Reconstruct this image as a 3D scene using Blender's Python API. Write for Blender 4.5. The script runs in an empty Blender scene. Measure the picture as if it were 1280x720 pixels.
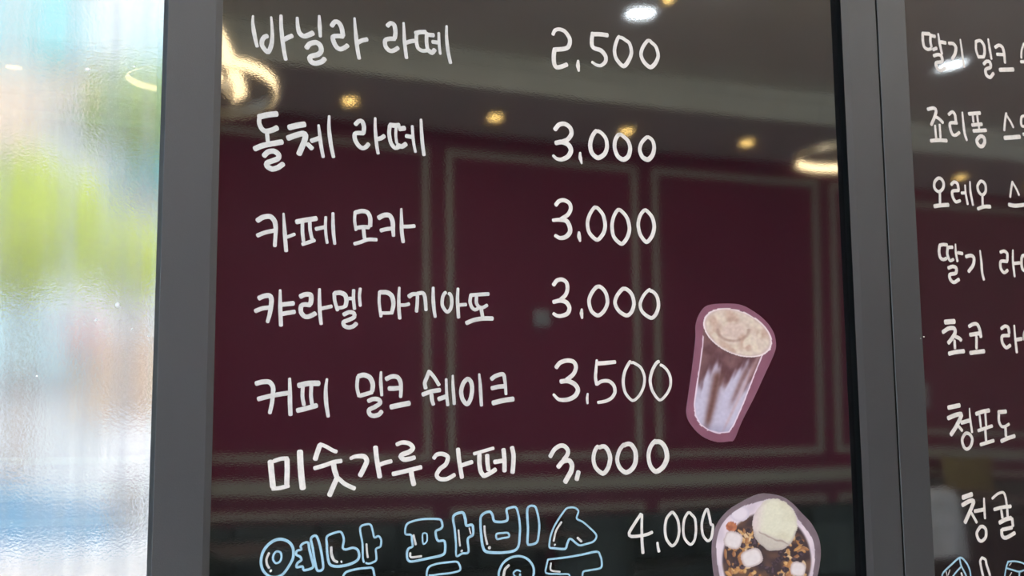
import bpy, bmesh, math, random
import numpy as np
from mathutils import Vector, Matrix
random.seed(7)
S = bpy.context.scene
C = bpy.context.collection
# ------------------------------------------------------------------ camera
F = 1444.0
R3 = ((0.92206801, 0.04128565, 0.38481955), (-0.38694084, 0.11942577, 0.91433816), (-0.00820832, -0.99198436, 0.12609379))
CAM = Vector((0.0, -1.2, 1.3))
cam = bpy.data.cameras.new('camera'); co = bpy.data.objects.new('camera', cam); C.objects.link(co)
cam.sensor_fit = 'HORIZONTAL'; cam.sensor_width = 36.0; cam.lens = F / 1280 * 36; cam.clip_start = 0.02; cam.clip_end = 200
M = Matrix([[R3[i][0], -R3[i][1], -R3[i][2]] for i in range(3)]).to_4x4(); M.translation = CAM
co.matrix_world = M
S.camera = co
cam.dof.use_dof = True; cam.dof.focus_distance = 1.35; cam.dof.aperture_fstop = 13.0
# ------------------------------------------------------------------ colour, world, sun, room lights
S.view_settings.view_transform = 'Standard'; S.view_settings.look = 'None'
S.view_settings.gamma = 1.0; S.view_settings.use_curve_mapping = False; S.view_settings.exposure = 0.0
w = bpy.data.worlds.new('world'); S.world = w; w.use_nodes = True
nt = w.node_tree; bg = nt.nodes['Background']
sky = nt.nodes.new('ShaderNodeTexSky'); sky.sky_type = 'NISHITA'; sky.sun_disc = False
sky.sun_elevation = math.radians(48); sky.sun_rotation = math.radians(150); sky.air_density = 1.0; sky.dust_density = 1.0
nt.links.new(sky.outputs[0], bg.inputs[0]); bg.inputs[1].default_value = 1.0
sl = bpy.data.lights.new('sun', 'SUN'); sl.energy = 8.0; sl.angle = 0.02; sl.color = (1.0, 0.95, 0.87)
so = bpy.data.objects.new('sun', sl); C.objects.link(so); so.rotation_euler = Vector((0.30, 0.62, -0.75)).to_track_quat('-Z', 'Y').to_euler()

def area(x, y, z, sx, sy, power, col):
    l = bpy.data.lights.new('added_fill_light', 'AREA'); l.shape = 'RECTANGLE'; l.size = sx; l.size_y = sy
    l.energy = power; l.color = col
    o = bpy.data.objects.new('added_fill_light', l); C.objects.link(o); o.location = (x, y, z)
    return o
FILL_PANELS = [(0.6, -3.3), (2.7, -3.3), (4.6, -2.1)]  # unseen ceiling panels, added only to light the boards and the room
for px_, py_ in FILL_PANELS:
    area(px_, py_, 3.545, 1.1, 0.5, 54, (1.0, 0.95, 0.88))

# ------------------------------------------------------------------ helpers
def ray(px, py):
    v = (px - 640, py - 360, F)
    return Vector([sum(R3[i][k] * v[k] for k in range(3)) for i in range(3)])
def on_y(px, py, y):
    d = ray(px, py); return CAM + d * ((y - CAM.y) / d.y)
def seen(px, py, y):                      # the point at depth y inside the room whose mirror image is met at this pixel
    p = on_y(px, py, -y); return Vector((p.x, y, p.z))
def lin(r, g, b):
    f = lambda c: c / 12.92 if c <= .04045 else ((c + .055) / 1.055) ** 2.4
    return (f(r / 255), f(g / 255), f(b / 255), 1)
def mat(name, col, rough=0.6, metal=0.0, noise=0.0, nscale=20, bump=0.0, bscale=80, emit=None, es=0, **kw):
    m = bpy.data.materials.new(name); m.use_nodes = True; t = m.node_tree; b = t.nodes['Principled BSDF']
    b.inputs['Base Color'].default_value = (*col[:3], 1); b.inputs['Roughness'].default_value = rough; b.inputs['Metallic'].default_value = metal
    tc = t.nodes.new('ShaderNodeTexCoord')
    if noise:
        n = t.nodes.new('ShaderNodeTexNoise'); n.inputs['Scale'].default_value = nscale; n.inputs['Detail'].default_value = 5
        t.links.new(tc.outputs['Object'], n.inputs['Vector'])
        r = t.nodes.new('ShaderNodeValToRGB'); r.color_ramp.elements[0].position = .3; r.color_ramp.elements[1].position = .7
        r.color_ramp.elements[0].color = (*[c * (1 - noise) for c in col[:3]], 1); r.color_ramp.elements[1].color = (*[min(1, c * (1 + noise)) for c in col[:3]], 1)
        t.links.new(n.outputs['Fac'], r.inputs[0]); t.links.new(r.outputs[0], b.inputs['Base Color'])
    if bump:
        n = t.nodes.new('ShaderNodeTexNoise'); n.inputs['Scale'].default_value = bscale; n.inputs['Detail'].default_value = 3
        t.links.new(tc.outputs['Object'], n.inputs['Vector'])
        q = t.nodes.new('ShaderNodeBump'); q.inputs['Strength'].default_value = bump; q.inputs['Distance'].default_value = 0.002
        t.links.new(n.outputs['Fac'], q.inputs['Height']); t.links.new(q.outputs[0], b.inputs['Normal'])
    if emit: b.inputs['Emission Color'].default_value = (*emit, 1); b.inputs['Emission Strength'].default_value = es
    for k, v in kw.items(): b.inputs[k.replace('_', ' ')].default_value = v
    return m
def tag(o, label=None, cat=None, group=None, kind=None):
    if label: o['label'] = label
    if cat: o['category'] = cat
    if group: o['group'] = group
    if kind: o['kind'] = kind
    return o
def empty(name, loc, label, cat, group=None, rz=0):
    o = bpy.data.objects.new(name, None); C.objects.link(o); o.location = loc; o.rotation_euler.z = rz; o.empty_display_size = .05
    return tag(o, label, cat, group)
def mesh_obj(name, verts, faces, m, parent=None, smooth=False):
    me = bpy.data.meshes.new(name); me.from_pydata([tuple(v) for v in verts], [], faces); me.validate(); me.update()
    if smooth:
        for p in me.polygons: p.use_smooth = True
    me.materials.append(m); o = bpy.data.objects.new(name, me); C.objects.link(o)
    if parent: o.parent = parent
    return o
class B:
    """collects simple solids for one mesh"""
    def __init__(s): s.bm = bmesh.new()
    def box(s, x0, x1, y0, y1, z0, z1, bev=0.0, rot=None):
        g = bmesh.ops.create_cube(s.bm, size=1)['verts']
        for v in g: v.co = Vector(((x0 + x1) / 2 + v.co.x * (x1 - x0), (y0 + y1) / 2 + v.co.y * (y1 - y0), (z0 + z1) / 2 + v.co.z * (z1 - z0)))
        if bev:
            es = list({e for v in g for e in v.link_edges}); r = bmesh.ops.bevel(s.bm, geom=es, offset=bev, segments=2, affect='EDGES', profile=.5)
            g = [v for v in r['verts']]
        if rot is not None:
            for v in g: v.co = rot @ v.co
        return s
    def cyl(s, p0, p1, r0, r1=None, n=16, caps=True):
        p0 = Vector(p0); p1 = Vector(p1); r1 = r0 if r1 is None else r1
        q = (p1 - p0).to_track_quat('Z', 'Y')
        a = [s.bm.verts.new(p0 + q @ Vector((r0 * math.cos(2 * math.pi * i / n), r0 * math.sin(2 * math.pi * i / n), 0))) for i in range(n)]
        b = [s.bm.verts.new(p1 + q @ Vector((r1 * math.cos(2 * math.pi * i / n), r1 * math.sin(2 * math.pi * i / n), 0))) for i in range(n)]
        for i in range(n): s.bm.faces.new((a[i], a[(i + 1) % n], b[(i + 1) % n], b[i]))
        if caps: s.bm.faces.new(a[::-1]); s.bm.faces.new(b)
        return s
    def prism(s, pts, axis, a, b_):
        def mk(p, d): return {'x': (d, p[0], p[1]), 'y': (p[0], d, p[1]), 'z': (p[0], p[1], d)}[axis]
        v0 = [s.bm.verts.new(mk(p, a)) for p in pts]; v1 = [s.bm.verts.new(mk(p, b_)) for p in pts]; n = len(pts)
        for i in range(n): s.bm.faces.new((v0[i], v0[(i + 1) % n], v1[(i + 1) % n], v1[i]))
        s.bm.faces.new(v0[::-1]); s.bm.faces.new(v1); return s
    def out(s, name, m, parent=None, smooth=False):
        bmesh.ops.recalc_face_normals(s.bm, faces=s.bm.faces)
        me = bpy.data.meshes.new(name); s.bm.to_mesh(me); s.bm.free(); me.materials.append(m)
        if smooth:
            for p in me.polygons: p.use_smooth = True
            me.set_sharp_from_angle(angle=math.radians(35)) if hasattr(me, 'set_sharp_from_angle') else None
        o = bpy.data.objects.new(name, me); C.objects.link(o)
        if parent: o.parent = parent
        return o
def copy_tree(o, parent=None):
    c = o.copy(); C.objects.link(c)
    if parent: c.parent = parent; c.matrix_parent_inverse = o.matrix_parent_inverse.copy()
    for ch in list(o.children): copy_tree(ch, c)
    return c

# ------------------------------------------------------------------ materials
M_purple = mat('plum_wall_paint', (0.25, 0.010, 0.055), .55, noise=.04, nscale=3, bump=.1, bscale=200)
M_purple_low = mat('plum_wall_paint_lower', (0.22, 0.03, 0.065), .55, noise=.04, nscale=3)
M_fascia = mat('pale_fascia_paint', (0.90, 0.87, 0.70), .5, noise=.03, nscale=6)
M_cream = mat('cream_painted_trim', (0.54, 0.49, 0.37), .45, noise=.03, nscale=6)
M_ceil = mat('ceiling_paint', (0.86, 0.80, 0.68), .8, noise=.03, nscale=2)
M_soffit = mat('soffit_paint', (0.70, 0.66, 0.60), .8, noise=.03, nscale=2)
M_floor = mat('floor_tile', (0.42, 0.38, 0.33), .35, noise=.2, nscale=5)
M_grey = mat('grey_wall', (0.45, 0.45, 0.44), .8, noise=.04, nscale=4)
M_frame = mat('dark_grey_satin_frame', (0.036, 0.038, 0.0385), .42, noise=.05, nscale=9, bump=.12, bscale=900)
M_black = mat('black_seal_and_gap_shade', (0.002, 0.0025, 0.0025), .6, Specular_IOR_Level=.08)
M_green = mat('dark_green_vinyl', (0.055, 0.075, 0.06), .45, noise=.15, nscale=8)
M_wood = mat('dark_table_top', (0.16, 0.15, 0.12), .35, noise=.25, nscale=12)
M_metal = mat('black_metal', (0.03, 0.03, 0.03), .4, .6)
M_white = mat('white_plastic', (0.8, 0.8, 0.78), .5)
M_yellow = mat('mustard_cloth', (0.30, 0.22, 0.06), .8, noise=.2, nscale=30)
M_lightgrey = mat('light_grey_cloth', (0.55, 0.55, 0.52), .8, noise=.2, nscale=12)
M_ring_metal = mat('brass_ring_metal', (0.62, 0.52, 0.36), .35, .7)
M_warm = mat('warm_led', (1, .9, .7), emit=(1.0, 0.74, 0.40), es=14)
M_down = mat('amber_downlight', (1, .9, .7), emit=(1.0, 0.66, 0.20), es=22)
M_cold = mat('cool_white_led', (1, 1, 1), emit=(0.86, 0.95, 1.0), es=20)
M_fill_panel = mat('fill_panel_glow', (1, 1, 1), emit=(1.0, 0.95, 0.88), es=3)

def glossy_board(name, base):
    m = bpy.data.materials.new(name); m.use_nodes = True; t = m.node_tree; b = t.nodes['Principled BSDF']
    b.inputs['Base Color'].default_value = (*base, 1); b.inputs['Roughness'].default_value = 0.035; b.inputs['IOR'].default_value = 2.1
    tc = t.nodes.new('ShaderNodeTexCoord')
    n = t.nodes.new('ShaderNodeTexNoise'); n.inputs['Scale'].default_value = 480; n.inputs['Detail'].default_value = 1.5
    mp = t.nodes.new('ShaderNodeMapping'); mp.inputs['Scale'].default_value = (0.8, 1, 1.3)
    t.links.new(tc.outputs['Object'], mp.inputs[0]); t.links.new(mp.outputs[0], n.inputs['Vector'])
    q = t.nodes.new('ShaderNodeBump'); q.inputs['Strength'].default_value = 1.0; q.inputs['Distance'].default_value = 0.0000065
    t.links.new(n.outputs['Fac'], q.inputs['Height'])
    t.links.new(q.outputs[0], b.inputs['Normal'])
    return m
M_glass = glossy_board('glossy_black_board', (0.004, 0.004, 0.0045))
M_glass2 = glossy_board('glossy_lifted_board', (0.020, 0.014, 0.0135))  # base raised to paint in the right panel's brighter plum reflection
def chalk(name, col):
    m = mat(name, col, .55, noise=.10, nscale=160, bump=.2, bscale=700)
    return m
M_chalk = chalk('thin_white_paint_marker', (0.53, 0.51, 0.47))
M_chalk2 = chalk('opaque_white_paint_marker', (0.64, 0.595, 0.54))
M_blue = chalk('light_blue_paint_marker', (0.29, 0.47, 0.56))

# ------------------------------------------------------------------ setting: the room behind the camera, seen mirrored in the board
XL, XR, YB, ZC, ZS = -0.62, 11.0, -6.0, 3.58, 3.36
def structure(o, label=None):
    o['kind'] = 'structure'
    if label: o['label'] = label
    return o
structure(B().box(XL - .15, XR + .15, YB - .15, .27, -.12, 0).out('floor', M_floor), 'dark tiled cafe floor')
ce = structure(B().box(XL - .15, XR + .15, YB - .15, .27, ZC, ZC + .15).out('ceiling', M_ceil), 'warm white plastered ceiling')
bk = structure(B().box(XL - .15, XR + .15, YB - .15, YB, 0, ZC).out('wall_back', M_purple), 'plum painted wall with cream panel mouldings, mirrored in the boards')
structure(B().box(XR, XR + .15, YB, .27, 0, ZC).out('wall_right', M_grey), 'grey side wall')
structure(B().box(.62, 2.6, .12, .27, 0, ZC).box(2.6, XR, .12, .27, 3.2, ZC).box(2.6, XR, .12, .27, 0, .35).box(XL, .66, .036, .27, 2.9, ZC).box(XL, .66, .036, .27, 0, .25).box(.60, .66, .036, .27, .25, 2.9).out('wall_front', M_grey), 'grey wall behind the boards')
structure(B().box(XL - .15, XL, YB, -4.3, 0, ZC).box(XL - .15, XL, -4.3, .27, 3.4, ZC).box(XL - .15, XL, -4.3, .27, 0, .2).box(XL - .15, XL, -.06, .27, .2, 3.4).out('wall_left', M_grey), 'grey side wall with an added tall window')
# dropped soffit with a stepped fascia
sf = structure(B().box(XL, XR, YB, -5.03, ZS, ZC).out('trim_1', M_soffit), 'dropped soffit over the plum wall')
fa = B().box(XL, XR, -5.03, -5.005, ZS, ZC - .07).box(XL, XR, -5.03, -4.985, ZC - .075, ZC).box(XL, XR, -5.03, -4.99, ZS, ZS + .03).out('fascia', M_fascia, sf)
# wall mouldings
def frame_rect(x0, x1, z0, z1, wdt=.042, d=.022):
    b = B(); y = YB
    def bar(a0, a1, c0, c1): b.box(a0, a1, y, y + d, c0, c1, bev=.006)
    h = wdt / 2
    bar(x0 - h, x1 + h, z1 - h, z1 + h); bar(x0 - h, x1 + h, z0 - h, z0 + h); bar(x0 - h, x0 + h, z0 + h, z1 - h); bar(x1 - h, x1 + h, z0 + h, z1 - h)
    return b.out('panel_moulding', M_cream, bk)
xs = []
x = 0.98 - 1.575
while x < 7.0:
    xs.append((x + .02, x + 1.43)); x += 1.577
xs.append((x + .02, XR - .12))
for x0, x1 in xs:
    frame_rect(x0, x1, 1.172, 3.215)
    frame_rect(x0 + .01, x1 + .01, .28, .822)
B().box(XL, XR, YB, YB + .03, .945, 1.04, bev=.008).box(XL, XR, YB, YB + .045, 1.02, 1.04, bev=.006).out('chair_rail', M_cream, bk)
B().box(XL, XR, YB, YB + .006, 0, .945).out('lower_wall_panel', M_purple_low, bk)
structure(B().box(XL, XR, YB, YB + .02, 0, .12, bev=.004).out('baseboard_back', M_cream), 'cream skirting board')
# crown line where soffit meets the wall
B().box(XL, XR, YB, YB + .03, ZS - .03, ZS).out('crown_moulding', M_purple, bk)

# ------------------------------------------------------------------ windows
def film_glass():
    m = bpy.data.materials.new('frosted_window_film'); m.use_nodes = True; t = m.node_tree; b = t.nodes['Principled BSDF']; out = t.nodes['Material Output']
    b.inputs['Base Color'].default_value = (0.43, 0.405, 0.37, 1); b.inputs['Transmission Weight'].default_value = 1; b.inputs['Roughness'].default_value = 0.09; b.inputs['IOR'].default_value = 1.45
    b.inputs['Coat Weight'].default_value = 1; b.inputs['Coat Roughness'].default_value = 0.01
    tc = t.nodes.new('ShaderNodeTexCoord')
    mp = t.nodes.new('ShaderNodeMapping'); mp.inputs['Scale'].default_value = (1.0, 1.0, .05)
    n = t.nodes.new('ShaderNodeTexNoise'); n.inputs['Scale'].default_value = 60; n.inputs['Detail'].default_value = 4
    t.links.new(tc.outputs['Object'], mp.inputs[0]); t.links.new(mp.outputs[0], n.inputs['Vector'])
    n2 = t.nodes.new('ShaderNodeTexNoise'); n2.inputs['Scale'].default_value = 420; n2.inputs['Detail'].default_value = 3
    t.links.new(tc.outputs['Object'], n2.inputs['Vector'])
    ad = t.nodes.new('ShaderNodeMath'); ad.operation = 'ADD'; t.links.new(n.outputs['Fac'], ad.inputs[0]); t.links.new(n2.outputs['Fac'], ad.inputs[1])
    q = t.nodes.new('ShaderNodeBump'); q.inputs['Strength'].default_value = .6; q.inputs['Distance'].default_value = 0.0002
    t.links.new(ad.outputs[0], q.inputs['Height']); t.links.new(q.outputs[0], b.inputs['Normal'])
    tr = t.nodes.new('ShaderNodeBsdfTranslucent'); tr.inputs[0].default_value = (.55, .55, .53, 1)
    mx = t.nodes.new('ShaderNodeMixShader')
    r = t.nodes.new('ShaderNodeMapRange'); r.inputs['From Min'].default_value = .35; r.inputs['From Max'].default_value = .75; r.inputs['To Min'].default_value = .0; r.inputs['To Max'].default_value = .24
    t.links.new(n.outputs['Fac'], r.inputs[0]); t.links.new(r.outputs[0], mx.inputs[0])
    t.links.new(b.outputs[0], mx.inputs[1]); t.links.new(tr.outputs[0], mx.inputs[2]); t.links.new(mx.outputs[0], out.inputs[0])
    return m
M_film = film_glass()
M_clear = mat('clear_window_glass', (1, 1, 1), 0.0, Transmission_Weight=1.0, IOR=1.1)
M_alu = mat('grey_aluminium', (.35, .36, .37), .4, .5)
w1 = structure(B().box(XL, .62, .036, .042, .25, 2.9).out('window_1', M_film), 'shop window covered with cloudy streaked film, left of the menu board')
B().box(XL, XL + .05, .02, .07, .25, 2.9).box(XL + .05, .60, .02, .07, 2.85, 2.9).box(XL + .05, .60, .02, .07, .25, .30).out('window_frame', M_alu, w1)
w3 = structure(B().box(2.6, XR, .17, .176, .35, 3.2).out('added_window_3', M_clear), 'wide unseen window added right of the boards for daylight')  # unseen, added so daylight floods the far wall, fascia and ceiling
fr = B().box(2.6, XR, .15, .2, 3.15, 3.2).box(2.6, XR, .15, .2, .35, .4)
for k in range(7): fr.box(2.6 + k * 1.392, 2.65 + k * 1.392, .15, .2, .4, 3.15)
fr.out('window_frame', M_alu, w3)
w2 = structure(B().box(XL - .08, XL - .074, -4.3, -.06, .2, 3.4).out('added_window_2', M_clear), 'tall unseen side window added for bluish daylight')  # unseen, added to bring bluish sky light onto the left frame
B().box(XL - .1, XL - .05, -4.3, -4.25, .2, 3.4).box(XL - .1, XL - .05, -.11, -.06, .2, 3.4).box(XL - .1, XL - .05, -2.2, -2.15, .25, 3.35).box(XL - .1, XL - .05, -4.25, -.11, 3.35, 3.4).box(XL - .1, XL - .05, -4.25, -.11, .2, .25).out('window_frame', M_alu, w2)
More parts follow.
